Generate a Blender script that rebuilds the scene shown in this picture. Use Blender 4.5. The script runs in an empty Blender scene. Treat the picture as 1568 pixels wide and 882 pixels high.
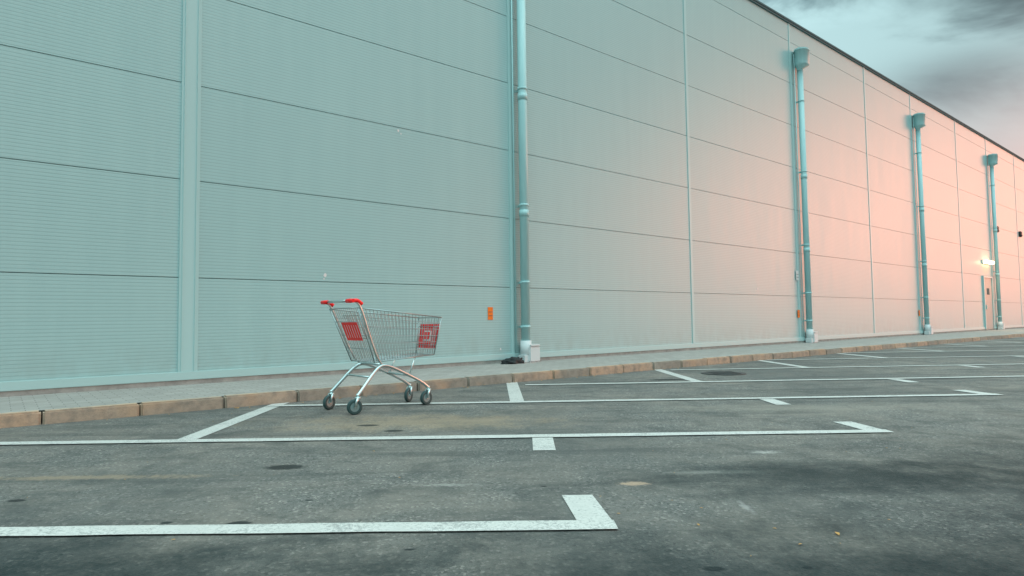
import bpy, math, random
from mathutils import Vector, Matrix
random.seed(4)
sc=bpy.context.scene
D=bpy.data
# ---------------------------------------------------------------- helpers
class N:
    def __init__(s,tree): s.t=tree
    def new(s,typ,**kw):
        n=s.t.nodes.new(typ)
        for k,v in kw.items(): setattr(n,k,v)
        return n
    def link(s,a,b): s.t.links.new(a,b)
    def setin(s,sock,v):
        if isinstance(v,bpy.types.NodeSocket): s.link(v,sock)
        else:
            if sock.type=='RGBA' and len(v)==3: v=(*v,1)
            sock.default_value=v
    def m(s,op,a,b=None,c=None,clamp=False):
        n=s.new('ShaderNodeMath',operation=op); n.use_clamp=clamp
        s.setin(n.inputs[0],a)
        if b is not None: s.setin(n.inputs[1],b)
        if c is not None: s.setin(n.inputs[2],c)
        return n.outputs[0]
    def vm(s,op,a,b=None):
        n=s.new('ShaderNodeVectorMath',operation=op)
        s.setin(n.inputs[0],a)
        if b is not None: s.setin(n.inputs[1],b)
        return n.outputs['Value'] if op in('DOT_PRODUCT','LENGTH','DISTANCE') else n.outputs[0]
    def mix(s,f,a,b,bt='MIX'):
        n=s.new('ShaderNodeMix',data_type='RGBA',blend_type=bt)
        s.setin(n.inputs[0],f); s.setin(n.inputs[6],a); s.setin(n.inputs[7],b)
        return n.outputs[2]
    def noise(s,vec,scale,detail=4,rough=.55,dist=0):
        n=s.new('ShaderNodeTexNoise'); s.link(vec,n.inputs['Vector'])
        n.inputs['Scale'].default_value=scale; n.inputs['Detail'].default_value=detail
        n.inputs['Roughness'].default_value=rough; n.inputs['Distortion'].default_value=dist
        return n.outputs['Fac']
    def mr(s,v,a,b,c=0,d=1,smooth=False):
        n=s.new('ShaderNodeMapRange'); n.interpolation_type='SMOOTHSTEP' if smooth else 'LINEAR'
        s.setin(n.inputs[0],v)
        for i,x in enumerate((a,b,c,d)): n.inputs[i+1].default_value=x
        return n.outputs[0]
    def scale(s,vec,sx,sy,sz):
        return s.vm('MULTIPLY',vec,(sx,sy,sz))
def mat(name,base=(.5,.5,.5),rough=.5,metal=0.0):
    m=D.materials.new(name); m.use_nodes=True
    n=N(m.node_tree); b=m.node_tree.nodes['Principled BSDF']
    b.inputs['Base Color'].default_value=(*base,1); b.inputs['Roughness'].default_value=rough
    b.inputs['Metallic'].default_value=metal
    tc=n.new('ShaderNodeTexCoord')
    return m,n,b,tc.outputs['Object']
def bump(n,b,h,strength=.5,dist=.005):
    bn=n.new('ShaderNodeBump'); bn.inputs['Strength'].default_value=strength; bn.inputs['Distance'].default_value=dist
    n.link(h,bn.inputs['Height']); n.link(bn.outputs[0],b.inputs['Normal'])

class MB:
    def __init__(s): s.v=[]; s.f=[]; s.mi=[]; s.sm=[]
    def face(s,idx,mi=0,sm=False): s.f.append(idx); s.mi.append(mi); s.sm.append(sm)
    def quad(s,a,b,c,d,mi=0):
        i=len(s.v); s.v+= [a,b,c,d]; s.face((i,i+1,i+2,i+3),mi)
    def box(s,x0,x1,y0,y1,z0,z1,mi=0,ch=0.0):
        i=len(s.v)
        if ch<=0:
            s.v+=[(x,y,z) for z in(z0,z1) for y in(y0,y1) for x in(x0,x1)]
            for q in((0,2,3,1),(4,5,7,6),(0,1,5,4),(2,6,7,3),(0,4,6,2),(1,3,7,5)): s.face(tuple(i+k for k in q),mi)
        else:
            import bmesh
            bm=bmesh.new(); bmesh.ops.create_cube(bm,size=1)
            for v in bm.verts:
                v.co=Vector(((x0+x1)/2+v.co.x*(x1-x0),(y0+y1)/2+v.co.y*(y1-y0),(z0+z1)/2+v.co.z*(z1-z0)))
            bmesh.ops.bevel(bm,geom=bm.edges[:],offset=ch,segments=2,affect='EDGES')
            bm.verts.index_update()
            s.v+=[tuple(v.co) for v in bm.verts]
            for f in bm.faces: s.face(tuple(i+v.index for v in f.verts),mi)
            bm.free()
    def tube(s,pts,r,seg=8,mi=0,cap=True):
        pts=[Vector(p) for p in pts]; n=len(pts); i0=len(s.v)
        rs=r if isinstance(r,(list,tuple)) else [r]*n
        t0=(pts[1]-pts[0]).normalized()
        up=Vector((0,0,1)) if abs(t0.z)<.9 else Vector((1,0,0))
        a=t0.cross(up).normalized()
        for k,p in enumerate(pts):
            if k==0: t=pts[1]-pts[0]
            elif k==n-1: t=pts[-1]-pts[-2]
            else: t=(pts[k+1]-p).normalized()+(p-pts[k-1]).normalized()
            t.normalize(); a=(a-t*a.dot(t)).normalized(); b=t.cross(a)
            for j in range(seg):
                an=2*math.pi*j/seg
                s.v.append(tuple(p+(a*math.cos(an)+b*math.sin(an))*rs[k]))
        for k in range(n-1):
            for j in range(seg):
                s.face((i0+k*seg+j,i0+k*seg+(j+1)%seg,i0+(k+1)*seg+(j+1)%seg,i0+(k+1)*seg+j),mi,True)
        if cap:
            s.face(tuple(i0+j for j in range(seg))[::-1],mi); s.face(tuple(i0+(n-1)*seg+j for j in range(seg)),mi)
    def obj(s,name,mats,parent=None,mw=None):
        me=D.meshes.new(name); me.from_pydata(s.v,[],s.f)
        for m in mats: me.materials.append(m)
        me.polygons.foreach_set('material_index',s.mi); me.polygons.foreach_set('use_smooth',s.sm)
        me.update()
        import bmesh
        bm=bmesh.new(); bm.from_mesh(me); bmesh.ops.recalc_face_normals(bm,faces=bm.faces[:]); bm.to_mesh(me); bm.free()
        o=D.objects.new(name,me); sc.collection.objects.link(o)
        if parent: o.parent=parent
        if mw is not None: o.matrix_world=mw
        return o
def smooth_path(pts,it=3):
    pts=[Vector(p) for p in pts]
    for _ in range(it):
        q=[pts[0]]
        for a,b in zip(pts,pts[1:]): q+=[a*.75+b*.25,a*.25+b*.75]
        q.append(pts[-1]); pts=q
    return pts
def empty(name,mw):
    o=D.objects.new(name,None); sc.collection.objects.link(o); o.matrix_world=mw; return o

WANG=math.atan(.82)
WM=Matrix.Translation((0,11.37,0))@Matrix.Rotation(WANG,4,'Z')   # local x along wall, -y towards the car park

# ---------------------------------------------------------------- materials
# corrugated painted panels
M_panel,n,b,oc=mat('painted_panel',rough=.34,metal=0)
sx=n.new('ShaderNodeSeparateXYZ'); n.link(oc,sx.inputs[0])
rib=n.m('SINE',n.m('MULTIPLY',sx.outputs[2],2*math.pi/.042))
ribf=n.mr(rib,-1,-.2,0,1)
streak=n.noise(n.scale(oc,3.0,1,.25),1.6,3,.6)
big=n.noise(oc,.35,2,.5)
px=n.m('FLOOR',n.m('DIVIDE',n.m('ADD',sx.outputs[0],.05),5.3)); pz=n.m('FLOOR',n.m('DIVIDE',n.m('SUBTRACT',sx.outputs[2],.21),1.25))
cmb=n.new('ShaderNodeCombineXYZ'); n.link(px,cmb.inputs[0]); n.link(pz,cmb.inputs[1])
wn=n.new('ShaderNodeTexWhiteNoise'); n.link(cmb.outputs[0],wn.inputs['Vector'])
col=n.mix(n.mr(streak,.3,.7),(.355,.545,.54),(.38,.575,.565))
col=n.mix(n.mr(big,.3,.7,0,.25),col,(.40,.54,.535))
col=n.mix(n.mr(wn.outputs[0],0,1,0,.14),col,(.28,.45,.45))
grime=n.m('MULTIPLY',n.mr(sx.outputs[2],.15,.9,1,0,True),n.mr(n.noise(n.scale(oc,2,1,1),3,3),.35,.75))
col=n.mix(n.m('MULTIPLY',grime,.3),col,(.24,.27,.24))
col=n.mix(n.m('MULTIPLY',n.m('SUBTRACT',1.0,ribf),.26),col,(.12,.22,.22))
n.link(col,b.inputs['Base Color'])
n.link(n.mr(streak,.2,.8,.37,.44),b.inputs['Roughness'])
b.inputs['IOR'].default_value=1.66
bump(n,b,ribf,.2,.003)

M_flash,n,b,oc=mat('flashing_metal',(.42,.61,.60),.40,0)
b.inputs['IOR'].default_value=1.6
M_gap,_,_,_=mat('panel_joint',(.06,.10,.105),.8)
M_conc,n,b,oc=mat('concrete',(.4,.4,.38),.85)
n.link(n.mix(n.mr(n.noise(oc,7,5,.65),.3,.7),(.26,.25,.235),(.44,.42,.39)),b.inputs['Base Color'])
bump(n,b,n.noise(oc,60,3),.4,.004)
M_cop,_,_,_=mat('coping_metal',(.06,.13,.14),.75,0)
M_pipe,n,b,oc=mat('pipe_paint',(.40,.62,.62),.42,0)
n.link(n.mix(n.mr(n.noise(n.scale(oc,6,6,.6),3,3),.35,.7),(.37,.60,.605),(.43,.67,.67)),b.inputs['Base Color'])
b.inputs['IOR'].default_value=1.5
M_white,n,b,oc=mat('white_plastic',(.64,.68,.68),.5)
M_dark,_,_,_=mat('dark_rubber',(.025,.03,.032),.7)
M_orange,_,_,_=mat('orange_sign_face',(.95,.19,.01),.5)

# asphalt -----------------------------------------------------------------
M_asph,n,b,oc=mat('asphalt',rough=.8)
f1=n.noise(oc,190,2,.8); f2=n.noise(oc,28,3,.75); f3=n.noise(oc,1.3,5,.65,.4); f4=n.noise(oc,.33,3,.5)
vo=n.new('ShaderNodeTexVoronoi'); n.link(oc,vo.inputs['Vector']); vo.inputs['Scale'].default_value=80
vcol=n.new('ShaderNodeSeparateColor'); n.link(vo.outputs['Color'],vcol.inputs[0])
col=n.mix(n.mr(f1,.36,.64),(.072,.079,.076),(.225,.234,.223))
col=n.mix(n.mr(f2,.35,.7,0,.6),col,(.10,.105,.101))
col=n.mix(n.mr(vcol.outputs[0],.8,1,0,.6),col,(.42,.41,.38))
col=n.mix(n.mr(vcol.outputs[1],.76,1,0,.7),col,(.028,.033,.033))
col=n.mix(n.mr(f3,.38,.66,0,.65),col,(.23,.215,.19))
col=n.mix(n.mr(n.noise(oc,2.6,4,.7,.8),.48,.66,0,.6),col,(.060,.070,.069))
col=n.mix(n.mr(f4,.45,.62,0,.5,True),col,(.085,.096,.095))
ts=n.noise(n.scale(oc,.25,2.2,1),1.7,4,.6,.6)
col=n.mix(n.mr(ts,.50,.66,0,.5),col,(.055,.065,.065))
col=n.mix(1.0,col,(1.17,1.08,1.05),'MULTIPLY')
warp=n.m('MULTIPLY',n.m('SUBTRACT',n.noise(oc,3.2,4,.65),.5),1.0)
warp2=n.m('MULTIPLY',n.m('SUBTRACT',f2,.5),1.6)
def spot(col,cx,cy,rx,ry,c,strength,soft=.5,wamp=1.0,fine=0):
    v=n.vm('MULTIPLY',n.vm('SUBTRACT',oc,(cx,cy,0)),(1/rx,1/ry,0))
    d=n.m('ADD',n.vm('LENGTH',v),n.m('MULTIPLY',warp,wamp))
    if fine: d=n.m('ADD',d,n.m('MULTIPLY',warp2,fine))
    return n.mix(n.mr(d,1-soft,1+soft*.4,strength,0,True),col,c)
tan=(.38,.28,.19); drk=(.016,.020,.020)
col=spot(col,-.85,5.45,1.2,.45,tan,.6,.9,2.0,1.2)
col=spot(col,.63,3.33,.08,.035,(.6,.42,.30),.9,.5,2.4,1.6)
col=spot(col,-2.5,3.62,.8,.05,tan,.5,.7,2.2,1.6)
col=spot(col,-.35,3.35,.13,.03,(.42,.40,.37),.5,.7,2.2,1.6)
col=spot(col,1.12,3.55,.28,.04,(.42,.40,.36),.6,.8,2.2,1.6)
col=spot(col,1.05,2.9,.02,.09,(.42,.40,.38),.6,.8,2.0,1.4)
col=spot(col,1.6,4.05,.10,.05,(.46,.43,.40),.7,.8,2.2,1.4)
col=spot(col,3.0,6.0,1.8,.25,(.30,.27,.23),.45,.9,2.0,1.2)
for cx,cy,rx,ry in((-1.37,3.81,.13,.075),(-1.2,2.76,.06,.03),(-2.47,3.16,.05,.03),(.68,2.2,.045,.022),(-.95,5.02,.09,.05),(-1.52,2.78,.03,.018),(-1.22,5.3,.10,.05),(2.35,2.62,.05,.03),(2.2,8.9,.3,.12),(-.4,2.42,.02,.012),(.15,3.3,.02,.012),(1.0,2.2,.02,.012),(-1.0,3.1,.022,.012),(1.9,2.28,.05,.03)):
    col=spot(col,cx,cy,rx,ry,drk,.88,.35,.5,.5)
# corner darkening of a lens vignette, painted into the asphalt colour
vign_col=(.007,.019,.021)
col=spot(col,1.75,3.42,1.25,.36,vign_col,.72,.95,2.0,.5)
col=spot(col,3.6,3.3,1.9,1.2,vign_col,.78,.95,1.4,.3)
col=spot(col,2.3,1.5,2.5,1.35,vign_col,.96,.75,.9,.3)
col=spot(col,-2.2,1.7,1.9,1.1,vign_col,.96,.75,.9,.3)
col=spot(col,0,1.2,3,1.35,vign_col,.60,.6,.8,.3)
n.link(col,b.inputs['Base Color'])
n.link(n.mr(f3,.3,.7,.75,.92),b.inputs['Roughness'])
b.inputs['Specular IOR Level'].default_value=.25
bump(n,b,n.m('ADD',f1,n.m('MULTIPLY',vo.outputs['Distance'],.8)),.9,.008)

# road paint
M_paint,n,b,oc=mat('road_paint',rough=.65)
w=n.noise(oc,75,4,.8); w2=n.noise(oc,5,4,.6)
pc=n.mix(n.mr(w2,.3,.7),(.46,.44,.41),(.63,.60,.565))
pc=n.mix(n.m('MULTIPLY',n.mr(n.m('ADD',w,n.m('MULTIPLY',w2,.6)),.78,.95),.8),pc,(.20,.195,.185))
n.link(pc,b.inputs['Base Color']); bump(n,b,w,.5,.003)

# kerb
M_kerb,n,b,oc=mat('kerb_concrete',rough=.85)
sx=n.new('ShaderNodeSeparateXYZ'); n.link(oc,sx.inputs[0])
kb=n.m('FLOOR',n.m('DIVIDE',sx.outputs[0],.75))
wn=n.new('ShaderNodeTexWhiteNoise'); wn.noise_dimensions='1D'; n.link(kb,wn.inputs['W'])
nz=n.noise(oc,9,5,.7)
c1=n.mix(n.mr(wn.outputs[0],.2,.9),(.34,.30,.25),(.56,.38,.27))
c1=n.mix(n.mr(nz,.42,.70,0,.8),c1,(.20,.18,.155))
c1=n.mix(n.mr(n.noise(oc,2.1,3),.50,.68,0,.55),c1,(.60,.38,.24))
n.link(c1,b.inputs['Base Color']); bump(n,b,n.noise(oc,70,4,.7),.7,.007)
# pavers
M_pave,n,b,oc=mat('paving_blocks',rough=.85)
br=n.new('ShaderNodeTexBrick'); n.link(oc,br.inputs['Vector']); br.inputs['Scale'].default_value=1
br.inputs['Brick Width'].default_value=.2; br.inputs['Row Height'].default_value=.1; br.inputs['Mortar Size'].default_value=.004
br.inputs['Color1'].default_value=(.33,.30,.275,1); br.inputs['Color2'].default_value=(.39,.35,.32,1); br.inputs['Mortar'].default_value=(.18,.165,.155,1)
n.link(n.mix(n.mr(n.noise(oc,3,5,.65),.4,.75,0,.6),br.outputs[0],(.23,.21,.19)),b.inputs['Base Color'])
bump(n,b,br.outputs['Fac'],-.4,.004)
# cart
M_chrome,n,b,oc=mat('zinc_plated_steel',(.55,.65,.65),.28,.9)
M_wire,n,b,oc=mat('wire_steel',(.36,.43,.43),.35,.8)
M_red,n,b,oc=mat('red_plastic',(.98,.012,.012),.4)
M_tyre,n,b,oc=mat('grey_tyre',(.03,.07,.07),.6)
M_hub,_,_,_=mat('wheel_hub',(.22,.31,.31),.4,.3)
M_label,_,_,_=mat('white_label',(.80,.74,.72),.5)
M_leaf,_,_,_=mat('leaf',(.46,.24,.07),.8)
M_door,_,_,_=mat('door_paint',(.22,.34,.34),.4,.1)
M_iron,n,b,oc=mat('cast_iron',(.07,.07,.07),.6,.6)
M_cloth,n,b,oc=mat('black_cloth',(.012,.014,.015),.7)
M_lamp=D.materials.new('lamp_glass'); M_lamp.use_nodes=True
bb=M_lamp.node_tree.nodes['Principled BSDF']; bb.inputs['Emission Color'].default_value=(1,.72,.35,1); bb.inputs['Emission Strength'].default_value=9

# ---------------------------------------------------------------- ground
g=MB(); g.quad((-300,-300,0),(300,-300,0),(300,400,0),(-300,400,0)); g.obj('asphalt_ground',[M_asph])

# kerb and pavement
KS,K0=.775,8.78
def kerbY(x): return KS*x+K0
KM=Matrix.Translation((0,K0,0))@Matrix.Rotation(math.atan(KS),4,'Z')
S0,S1=-26,80
k=MB(); s=-35*.75
while s<S1:
    j=random.uniform(-.006,.006)
    k.box(s+.006,s+.744,j,.13+j,-.05,.122+random.uniform(-.007,.005),0,.016); s+=.75
k.obj('kerb',[M_kerb],mw=KM)
p=MB()
inv=WM.inverted()
def kw(s,y): 
    v=inv@(KM@Vector((s,y,0))); return (v.x,v.y)
a=kw(S0,.125); c=kw(S1,.125)
p.quad((a[0],a[1],.113),(c[0],c[1],.113),(c[0],0,.113),(a[0],0,.113))
p.obj('pavement',[M_pave],mw=WM)

# markings
mk=MB()
Yl=[2.66,4.67,6.64,8.48,10.6,12.75]
while len(Yl)<17: Yl.append(Yl[-1]+2.08)
tX=[-4.85,-2.45,.04,2.50,4.98]
while len(tX)<17: tX.append(tX[-1]+2.62)
slope=[-.004,.006,.022,.045,.05,.05]+[.05]*20
HW=.058; TW=.075
def lineq(x0,y0,x1,y1,hw,z):
    nseg=max(2,int((x1-x0)/.25)); prev=None
    for q in range(nseg+1):
        t=q/nseg; x=x0+(x1-x0)*t; yy=y0+(y1-y0)*t
        a=(x,yy-hw+random.uniform(-.004,.004),z); b_=(x,yy+hw+random.uniform(-.004,.004),z)
        if prev: mk.quad(prev[0],a,b_,prev[1])
        prev=(a,b_)
for i,Y in enumerate(Yl[:-1]):
    tx=tX[i]; sl=slope[i]
    end=(.42,2.79,5.2,7.72)[i] if i<4 else tx+5.2
    xs=(-7.6,-5.2,-2.56)[i] if i<3 else tX[i-1]+.12
    y=lambda x:Y+sl*(x-max(tx,-2.4) if i>0 else x)
    lineq(xs,y(xs),end,y(end),HW,.008)
    a=y(tx)+HW*.6
    mk.quad((tx-TW,a,.004),(tx+TW,a,.004),(tx-.06+TW,kerbY(tx-.06+TW)-.01,.004),(tx-.06-TW,kerbY(tx-.06-TW)-.01,.004))
    mx=(tx+end)/2+.04
    if i: mk.quad((mx-.01-TW,y(mx)-.5,.004),(mx-.01+TW,y(mx)-.5,.004),(mx+TW,y(mx),.004),(mx-TW,y(mx),.004))
    mk.quad((end-2*TW,y(end),.004),(end,y(end),.004),(end-.04,y(end)+.46,.004),(end-.04-2*TW,y(end)+.46,.004))
mk.obj('parking_markings',[M_paint])

# ---------------------------------------------------------------- building
bld=empty('warehouse_building',WM)
J=[-26,-20.9,-15.7,-10.5,-5.35,-.05,5.45,10.62,15.9,20.2,25.6,30.2,35.4,40.5,45.6,50.7,55.8,60.9,66,71.1,76.2,81.3,86.4]
zb=[.21+1.25*i for i in range(8)]; TOP=9.55
w=MB()
for a,c in zip(J,J[1:]):
    for i,z in enumerate(zb):
        z1=min(z+1.25,TOP)-.0075
        w.box(a+.008,c-.008,-.06,-.0,z+(.0 if i else .06),z1,0,.003)
w.obj('wall_panels',[M_panel],bld)
w=MB(); w.box(J[0],J[-1],-.035,.02,.2,TOP); w.box(J[0],J[-1],.02,40,0,TOP-.3); w.obj('wall_core',[M_gap],bld)
w=MB()
for i,s in enumerate(J):
    if i in(5,7,9,11,13,15,17,19,21): hw=.04
    elif i==4: hw=.115
    else: hw=.05
    w.box(s-hw,s+hw,-.075,-.03,.27,TOP-.02,0,.006)
    if hw>.1: w.box(s-hw+.035,s-hw+.045,-.083,-.07,.27,TOP-.03); w.box(s+hw-.045,s+hw-.035,-.083,-.07,.27,TOP-.03)
w.box(J[0],J[-1],-.09,-.03,.17,.275,0,.006)
w.obj('joint_flashing',[M_flash],bld)
w=MB(); w.box(J[0],J[-1],-.075,.01,.0,.172); w.obj('plinth',[M_conc],bld)
w=MB(); w.box(J[0],J[-1],-.12,.3,TOP-.005,TOP+.06,0,.01); w.box(J[0],J[-1],-.1,-.03,TOP-.05,TOP-.007); w.obj('roof_coping',[M_cop],bld)
w=MB()
w.box(28.5,28.58,-.13,-.05,.17,2.6,1); w.box(29.85,29.93,-.13,-.05,.17,2.6,1); w.box(28.5,29.93,-.132,-.05,2.6,2.68,1)
w.box(28.58,29.85,-.10,-.05,.19,2.6,0,.004); w.box(28.66,28.71,-.16,-.10,1.1,1.3,1); w.box(29.0,29.4,-.105,-.09,1.8,2.1,2)
w.obj('door',[M_door,M_flash,M_gap],bld)
for s0,zz in((31.1,4.95),(35.6,5.05)):
    w=MB(); w.box(s0,s0+.3,-.16,-.06,zz,zz+.3,0,.02); w.box(s0+.05,s0+.25,-.18,-.15,zz+.04,zz+.1,0,.005)
    w.obj('vent_grille',[M_dark],bld)
lm=empty('wall_lamp',WM@Matrix.Translation((29.2,-.06,3.35)))
w=MB(); w.box(-.65,.65,-.06,0,-.09,.09,0,.01); w.box(-.5,-.4,-.1,-.02,-.05,.05); w.obj('housing',[M_white],lm)
w=MB(); w.box(-.6,.6,-.22,-.062,-.075,.06,0,.02); w.obj('tube_cover',[M_lamp],lm)
ld=D.lights.new('lamp_light','AREA'); ld.energy=90; ld.color=(1,.55,.25); ld.shape='RECTANGLE'; ld.size=1.2; ld.size_y=.2
lo=D.objects.new('lamp_light',ld); sc.collection.objects.link(lo); lo.parent=lm; lo.location=(0,-.45,-.02); lo.rotation_euler=(math.radians(-60),0,0)

def wall_sign(name,s,z,w_,h_,m,y=-.062):
    q=MB(); q.box(s-w_/2,s+w_/2,y-.006,y,z-h_/2,z+h_/2,0,.002)
    q.box(s-w_/2+.012,s+w_/2-.012,y-.0075,y-.004,z+h_*.1,z+h_*.14,1); q.box(s-w_/2+.012,s+w_/2-.012,y-.0075,y-.004,z-h_*.2,z-h_*.16,1)
    return q.obj(name,[m,M_gap],mw=WM)
wall_sign('orange_sign',-.55,.99,.11,.22,M_orange)
wall_sign('orange_sign',10.55,.95,.13,.22,M_orange,-.083)
wall_sign('orange_sign',20.1,.95,.13,.22,M_orange,-.083)
wall_sign('white_notice',10.55,2.05,.15,.28,M_white,-.083)
q=MB()
import bmesh
for (s,z,r) in((-3.55,1.55,.030),(-3.57,1.50,.012),(8.4,1.62,.03),(-2.35,3.9,.02),(-2.3,3.86,.012),(-.33,.36,.02)):
    i=len(q.v); kk=10
    for j in range(kk):
        a=2*math.pi*j/kk; rr=r*random.uniform(.6,1.1); q.v.append((s+rr*math.cos(a),-.0625,z+rr*1.2*math.sin(a)))
    q.face(tuple(range(i,i+kk)))
q.obj('bird_droppings',[M_label],mw=WM)

# ---------------------------------------------------------------- drain pipes
def pipe(s):
    q=MB(); y=-.20; R=.082
    q.tube([(s,y,.42),(s,y,8.25)],R,24)
    for z in(.75,1.55,2.95,5.1,7.2):
        q.tube([(s,y,z-.02),(s,y,z+.02)],R+.010,24); q.box(s-.11,s+.11,y-.012,y+.012,z-.016,z+.016); q.box(s-.02,s+.02,y+.05,-.055,z-.02,z+.02)
    for z in(2.9,5.05): q.tube([(s,y,z-.16),(s,y,z-.04)],R+.008,24)
    yc=-.27
    prof=[(.095,-.20,8.10),(.10,-.20,8.16),(.225,yc,8.24),(.235,yc,8.26),(.235,yc,8.66),(.255,yc,8.665),(.255,yc,8.71),(.22,yc,8.71),(.21,yc,8.55)]
    seg=28; i=len(q.v)
    for r,yy,z in prof:
        for j in range(seg):
            a=2*math.pi*j/seg; q.v.append((s+r*math.cos(a),yy+r*math.sin(a)*.8,z))
    for kx in range(len(prof)-1):
        for j in range(seg): q.face((i+kx*seg+j,i+kx*seg+(j+1)%seg,i+(kx+1)*seg+(j+1)%seg,i+(kx+1)*seg+j),0,kx in(0,1,3))
    q.face(tuple(i+(len(prof)-1)*seg+j for j in range(seg)))
    q.tube([(s-.15,-.105,.3),(s-.15,-.105,8.6)],.014,8)
    q.tube([(s,y,.20),(s,y,.50)],R+.02,20,1)
    q.box(s-.02,s+.24,y-.13,y+.10,.113,.40,1,.02); q.box(s+.0,s+.22,y-.14,y+.11,.40,.43,1,.005)
    q.box(s-.12,s+.0,y-.1,y+.08,.113,.25,1,.01)
    return q.obj('drain_pipe',[M_pipe,M_white],mw=WM)
for s in(.14,10.93,20.5,30.5,40.7,50.9,61.1,-10.3): pipe(s)

bm=bmesh.new(); bmesh.ops.create_icosphere(bm,subdivisions=4,radius=1)
from mathutils import noise
for v in bm.verts:
    c=v.co.copy(); f=1+.45*noise.noise(c*2.1)+.25*noise.noise(c*5)
    v.co=Vector((c.x*.22*f,c.y*.12*f,max(-.01,c.z*.10*f)))
me=D.meshes.new('rag'); bm.to_mesh(me); bm.free(); me.materials.append(M_cloth)
for P in me.polygons: P.use_smooth=True
o=D.objects.new('discarded_black_rag',me); sc.collection.objects.link(o); o.matrix_world=WM@Matrix.Translation((-.24,-.3,.118))

q=MB(); q.tube([(0,0,.001),(0,0,.010)],.33,40)
q.tube([(0,0,.010),(0,0,.014)],.28,40)
for a in range(-4,5): q.box(-.2,.2,a*.05-.012,a*.05+.012,.013,.018)
q.obj('manhole_cover',[M_iron],mw=Matrix.Translation((3.25,9.75,0)))

q=MB()
def leaf(x,y,z,sz):
    a=random.uniform(0,6.28); c,s_=math.cos(a),math.sin(a); i=len(q.v)
    for (u,v,h) in((-1,0,0),(-.2,.45,.25),(.6,.3,.3),(1,0,.1),(.5,-.35,.2),(-.3,-.4,.3)):
        q.v.append((x+sz*(u*c-v*s_),y+sz*(u*s_+v*c),z+sz*h))
    q.face(tuple(range(i,i+6)))
leaf(1.27,2.52,.004,.018); leaf(.76,2.65,.004,.012)
for _ in range(80):
    x=random.uniform(-5,12); leaf(x,kerbY(x)-abs(random.gauss(0,.10))-.03,.003,random.uniform(.01,.028))
for _ in range(70): leaf(random.uniform(-3,4),random.uniform(2.3,8),.003,random.uniform(.004,.011))
q.obj('fallen_leaves',[M_leaf])

# ---------------------------------------------------------------- shopping cart
H=math.atan2(.682,.731)
CM=Matrix.Translation((-1.64,6.12,0))@Matrix.Rotation(H,4,'Z')
cart=empty('shopping_cart',CM)
TRr,TFr=(-.01,.28,1.0),(1.02,.21,.905)
BRr,BFr=(.20,.225,.475),(.95,.165,.515)
def L(a,b_,t): return tuple(a[i]*(1-t)+b_[i]*t for i in range(3))
def sg(p,s): return (p[0],p[1]*s,p[2])
w=MB(); WR=.0029
for s in(1,-1):
    A,B,C,E=sg(TRr,s),sg(TFr,s),sg(BRr,s),sg(BFr,s)
    nv=24
    for i in range(nv+1):
        t=i/nv; w.tube([L(A,B,t),L(C,E,t)],WR,5,0,False)
    for j in(.16,.33,.5,.66,.83):
        w.tube([L(A,C,j),L(B,E,j)],WR*1.15,5,0,False)
    for a,b_ in((A,B),(C,E),(A,C),(B,E)): w.tube([a,b_],.006,8)
for i in range(11):
    t=i/10
    w.tube([L(sg(BRr,1),sg(BRr,-1),t),L(sg(BFr,1),sg(BFr,-1),t)],WR,5,0,False)
    w.tube([L(sg(TFr,1),sg(TFr,-1),t),L(sg(BFr,1),sg(BFr,-1),t)],WR,5,0,False)
for i in range(15):
    t=i/14
    w.tube([L(sg(TRr,1),sg(TRr,-1),t),L(sg(BRr,1),sg(BRr,-1),t)],WR,5,0,False)
for t in(0,.25,.5,.75,1):
    w.tube([L(sg(BRr,1),sg(BFr,1),t),L(sg(BRr,-1),sg(BFr,-1),t)],.004,6)
    w.tube([L(sg(TFr,1),sg(BFr,1),t),L(sg(TFr,-1),sg(BFr,-1),t)],.0045 if t in(0,1) else WR*1.2,6)
    w.tube([L(sg(TRr,1),sg(BRr,1),t),L(sg(TRr,-1),sg(BRr,-1),t)],.0045 if t in(0,1) else WR*1.2,6)
for i in range(8):
    y=-.2+.4*i/7
    w.tube([(.10,y,.93),(.20,y*.9,.70)],WR,5,0,False)
w.tube([(.10,-.23,.93),(.10,.23,.93)],.004,6); w.tube([(.20,-.2,.70),(.20,.2,.70)],.004,6)
w.obj('wire_basket',[M_wire],cart)
w=MB()
for s in(1,-1):
    w.tube(smooth_path([(0,.262*s,.175),(.05,.255*s,.225),(.24,.215*s,.425),(.34,.205*s,.445),(.52,.195*s,.37),(.78,.178*s,.245),(.87,.172*s,.175)]),.0165,10)
    w.tube(smooth_path([(.30,.205*s,.44),(.22,.235*s,.52),(.10,.265*s,.80),(.02,.288*s,1.0),(-.02,.290*s,1.055),(-.075,.290*s,1.065)]),.011,10)
    w.tube([(.62,.188*s,.315),(.70,.178*s,.50)],.007,8)
w.tube([(.30,-.205,.445),(.30,.205,.445)],.011,10)
w.tube([(.60,-.19,.325),(.60,.19,.325)],.011,10)
w.tube([(.15,-.235,.335),(.15,.235,.335)],.009,10)
w.tube([(-.075,-.30,1.066),(-.075,.30,1.066)],.013,12)
w.obj('chassis_frame',[M_chrome],cart)
w=MB()
for s in(1,-1):
    y0,y1=sorted((.19*s,.315*s)); w.tube([(-.075,y0,1.066),(-.075,(y0+y1)/2,1.066),(-.075,y1,1.066)],[.018,.021,.019],12)
    w.tube(smooth_path([(-.075,.295*s,1.066),(-.02,.292*s,1.070),(.03,.285*s,1.035)]),.019,10)
w.obj('handle_grips',[M_red],cart)
w=MB()
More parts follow.
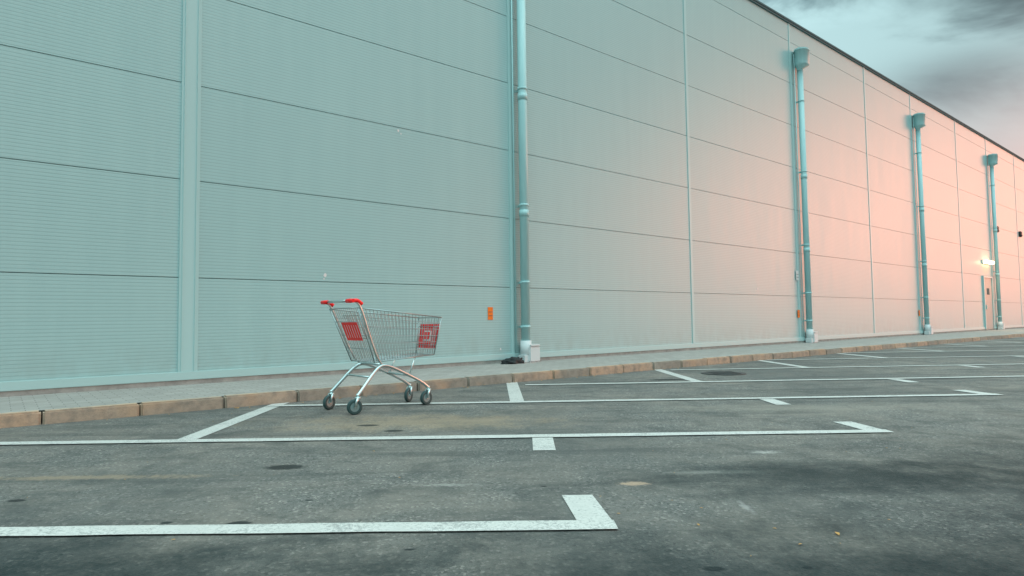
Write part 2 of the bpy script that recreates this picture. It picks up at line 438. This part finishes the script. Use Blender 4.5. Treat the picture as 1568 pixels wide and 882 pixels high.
def panel(top,bot,y0,y1,t0,t1,off,mi):
    a=L(top,bot,t0); c=L(top,bot,t1)
    v=[(a[0]+off,y0,a[2]),(a[0]+off,y1,a[2]),(c[0]+off,y1,c[2]),(c[0]+off,y0,c[2])]
    i=len(w.v); w.v+=v; w.v+=[(x+.004,y,z) for x,y,z in v]
    for qd in((0,1,2,3),(7,6,5,4),(0,4,5,1),(1,5,6,2),(2,6,7,3),(3,7,4,0)): w.face(tuple(i+k_ for k_ in qd),mi)
panel(TRr,BRr,-.175,.125,.26,.60,-.012,0)
for j in range(6): panel(TRr,BRr,-.15+.045*j,-.147+.045*j,.31,.55,-.0165,1)
panel(TFr,BFr,-.17,.17,.18,.84,.008,0)
for sx_ in(-.0045,.0065):
    panel(TFr,BFr,-.055,.085,.36,.64,.008+sx_,1)
    panel(TFr,BFr,-.04,.012,.40,.60,.008+sx_*1.6,0); panel(TFr,BFr,.022,.07,.40,.60,.008+sx_*1.6,0)
    for yy in(-.125,-.095,.115): panel(TFr,BFr,yy,yy+.003,.24,.78,.008+sx_,1)
w.obj('advert_panels',[M_red,M_label],cart)
def castor(x,y,rot,nm):
    q=MB(); ca=Matrix.Translation((x,y,0))@Matrix.Rotation(rot,4,'Z')
    R=.072; seg=32
    prof=[(-.014,R*.60),(-.018,R*.9),(-.012,R),(.012,R),(.018,R*.9),(.014,R*.60)]
    i=len(q.v)
    for (yy,r) in prof:
        for j in range(seg):
            a=2*math.pi*j/seg; q.v.append((r*math.cos(a)-.03,yy,R+r*math.sin(a)))
    for kx in range(5):
        for j in range(seg): q.face((i+kx*seg+j,i+kx*seg+(j+1)%seg,i+(kx+1)*seg+(j+1)%seg,i+(kx+1)*seg+j),0,True)
    q.tube([(-.03,-.012,R),(-.03,.012,R)],R*.61,24,1); q.tube([(-.03,-.026,R),(-.03,.026,R)],.010,10,2)
    for s in(1,-1):
        q.tube([(-.03,.025*s,R),(-.022,.025*s,R+.045),(-.005,.022*s,R+.082)],[.012,.011,.014],8,2)
    q.tube([(0,0,R+.074),(0,0,R+.09)],.028,16,2); q.tube([(0,0,R+.09),(0,0,R+.12)],.016,12,2)
    o=q.obj(nm,[M_tyre,M_hub,M_chrome],cart); o.matrix_local=ca
castor(0,.262,.3,'rear_castor_left'); castor(0,-.262,-.2,'rear_castor_right')
castor(.87,.172,.5,'front_castor_left'); castor(.87,-.172,.1,'front_castor_right')

# ---------------------------------------------------------------- world
wd=D.worlds.new('World'); sc.world=wd; wd.use_nodes=True
t=wd.node_tree; n=N(t); bg=t.nodes['Background']
tc=n.new('ShaderNodeTexCoord'); d=n.vm('NORMALIZE',tc.outputs['Generated'])
sp=n.new('ShaderNodeSeparateXYZ'); n.link(d,sp.inputs[0]); z=sp.outputs[2]
sky=n.new('ShaderNodeTexSky'); sky.sky_type='NISHITA'; sky.sun_disc=False
SE,SA=math.radians(10),math.radians(14)
sky.sun_elevation=SE; sky.sun_rotation=math.pi/2-SA; sky.air_density=1.2; sky.dust_density=2
def lobe(az,el,wa,we):
    az=math.radians(az); el=math.radians(el)
    c=(math.cos(az)*math.cos(el),math.sin(az)*math.cos(el),math.sin(el))
    pa=(-math.sin(az),math.cos(az),0)
    a=n.vm('DOT_PRODUCT',d,pa); e=n.m('SUBTRACT',z,c[2]); dd=n.m('GREATER_THAN',n.vm('DOT_PRODUCT',d,(math.cos(az),math.sin(az),0)),0.0)
    q=n.m('ADD',n.m('POWER',n.m('ABSOLUTE',n.m('DIVIDE',a,wa)),2.0),n.m('POWER',n.m('ABSOLUTE',n.m('DIVIDE',e,we)),2.0))
    return n.m('MULTIPLY',n.m('EXPONENT',n.m('MULTIPLY',q,-1.0)),dd)
cl=n.noise(n.scale(d,1,1,2.8),3.0,6,.55,.5)
cf=n.mr(cl,.38,.62,0,1,True)
base=n.mix(cf,(.15,.27,.30),(.56,.84,.86))
base=n.mix(n.mr(z,.22,.33,.8,0,True),base,(.54,.64,.65))
# heavy dark cloud
dk=n.m('ADD',lobe(46,27.5,.30,.12),n.m('MULTIPLY',n.m('SUBTRACT',cl,.5),-1.3),clamp=True)
base=n.mix(n.m('MULTIPLY',n.mr(dk,.10,.65,0,1,True),.96),base,(.024,.060,.068))
base=n.mix(n.m('MULTIPLY',lobe(54,17.5,.09,.03),.65),base,(.15,.22,.24))
# added dark bank in the unseen sky at right, dims the wall
base=n.mix(n.m('MULTIPLY',lobe(10,12,.66,.45),.85),base,(.085,.14,.165))
base=n.mix(n.mr(z,.45,.9,0,.7),base,(.55,.72,.72))
lum=n.mr(z,.38,1.0,1.0,5.0)
sc1=n.new('ShaderNodeVectorMath',operation='SCALE'); n.link(base,sc1.inputs[0]); n.link(lum,sc1.inputs['Scale'])
sc2=n.new('ShaderNodeVectorMath',operation='SCALE'); sc2.inputs[0].default_value=(5.0,1.05,.55); n.link(lobe(16,4,.38,.15),sc2.inputs['Scale'])
sc3=n.new('ShaderNodeVectorMath',operation='SCALE'); n.link(sky.outputs[0],sc3.inputs[0]); sc3.inputs['Scale'].default_value=.012
tot=n.vm('ADD',n.vm('ADD',sc1.outputs[0],sc2.outputs[0]),sc3.outputs[0])
n.link(tot,bg.inputs['Color']); bg.inputs['Strength'].default_value=1.03

sd=D.lights.new('sun','SUN'); sd.energy=.5; sd.angle=math.radians(18); sd.color=(1,.38,.25)
so=D.objects.new('sun',sd); sc.collection.objects.link(so)
dirv=Vector((math.cos(SA)*math.cos(SE),math.sin(SA)*math.cos(SE),math.sin(SE)))
so.rotation_euler=dirv.to_track_quat('Z','Y').to_euler()

# ---------------------------------------------------------------- camera
cd=D.cameras.new('camera'); cam=D.objects.new('camera',cd); sc.collection.objects.link(cam)
cd.sensor_width=36; cd.lens=960/1568*36; cd.clip_end=1500; cd.clip_start=.05
cam.matrix_world=Matrix.Translation((0,0,.86))@Matrix.Rotation(math.radians(90+2.98),4,'X')@Matrix.Rotation(-.013,4,'Z')
sc.camera=cam
sc.view_settings.view_transform='Standard'; sc.view_settings.look='None'; sc.view_settings.exposure=0
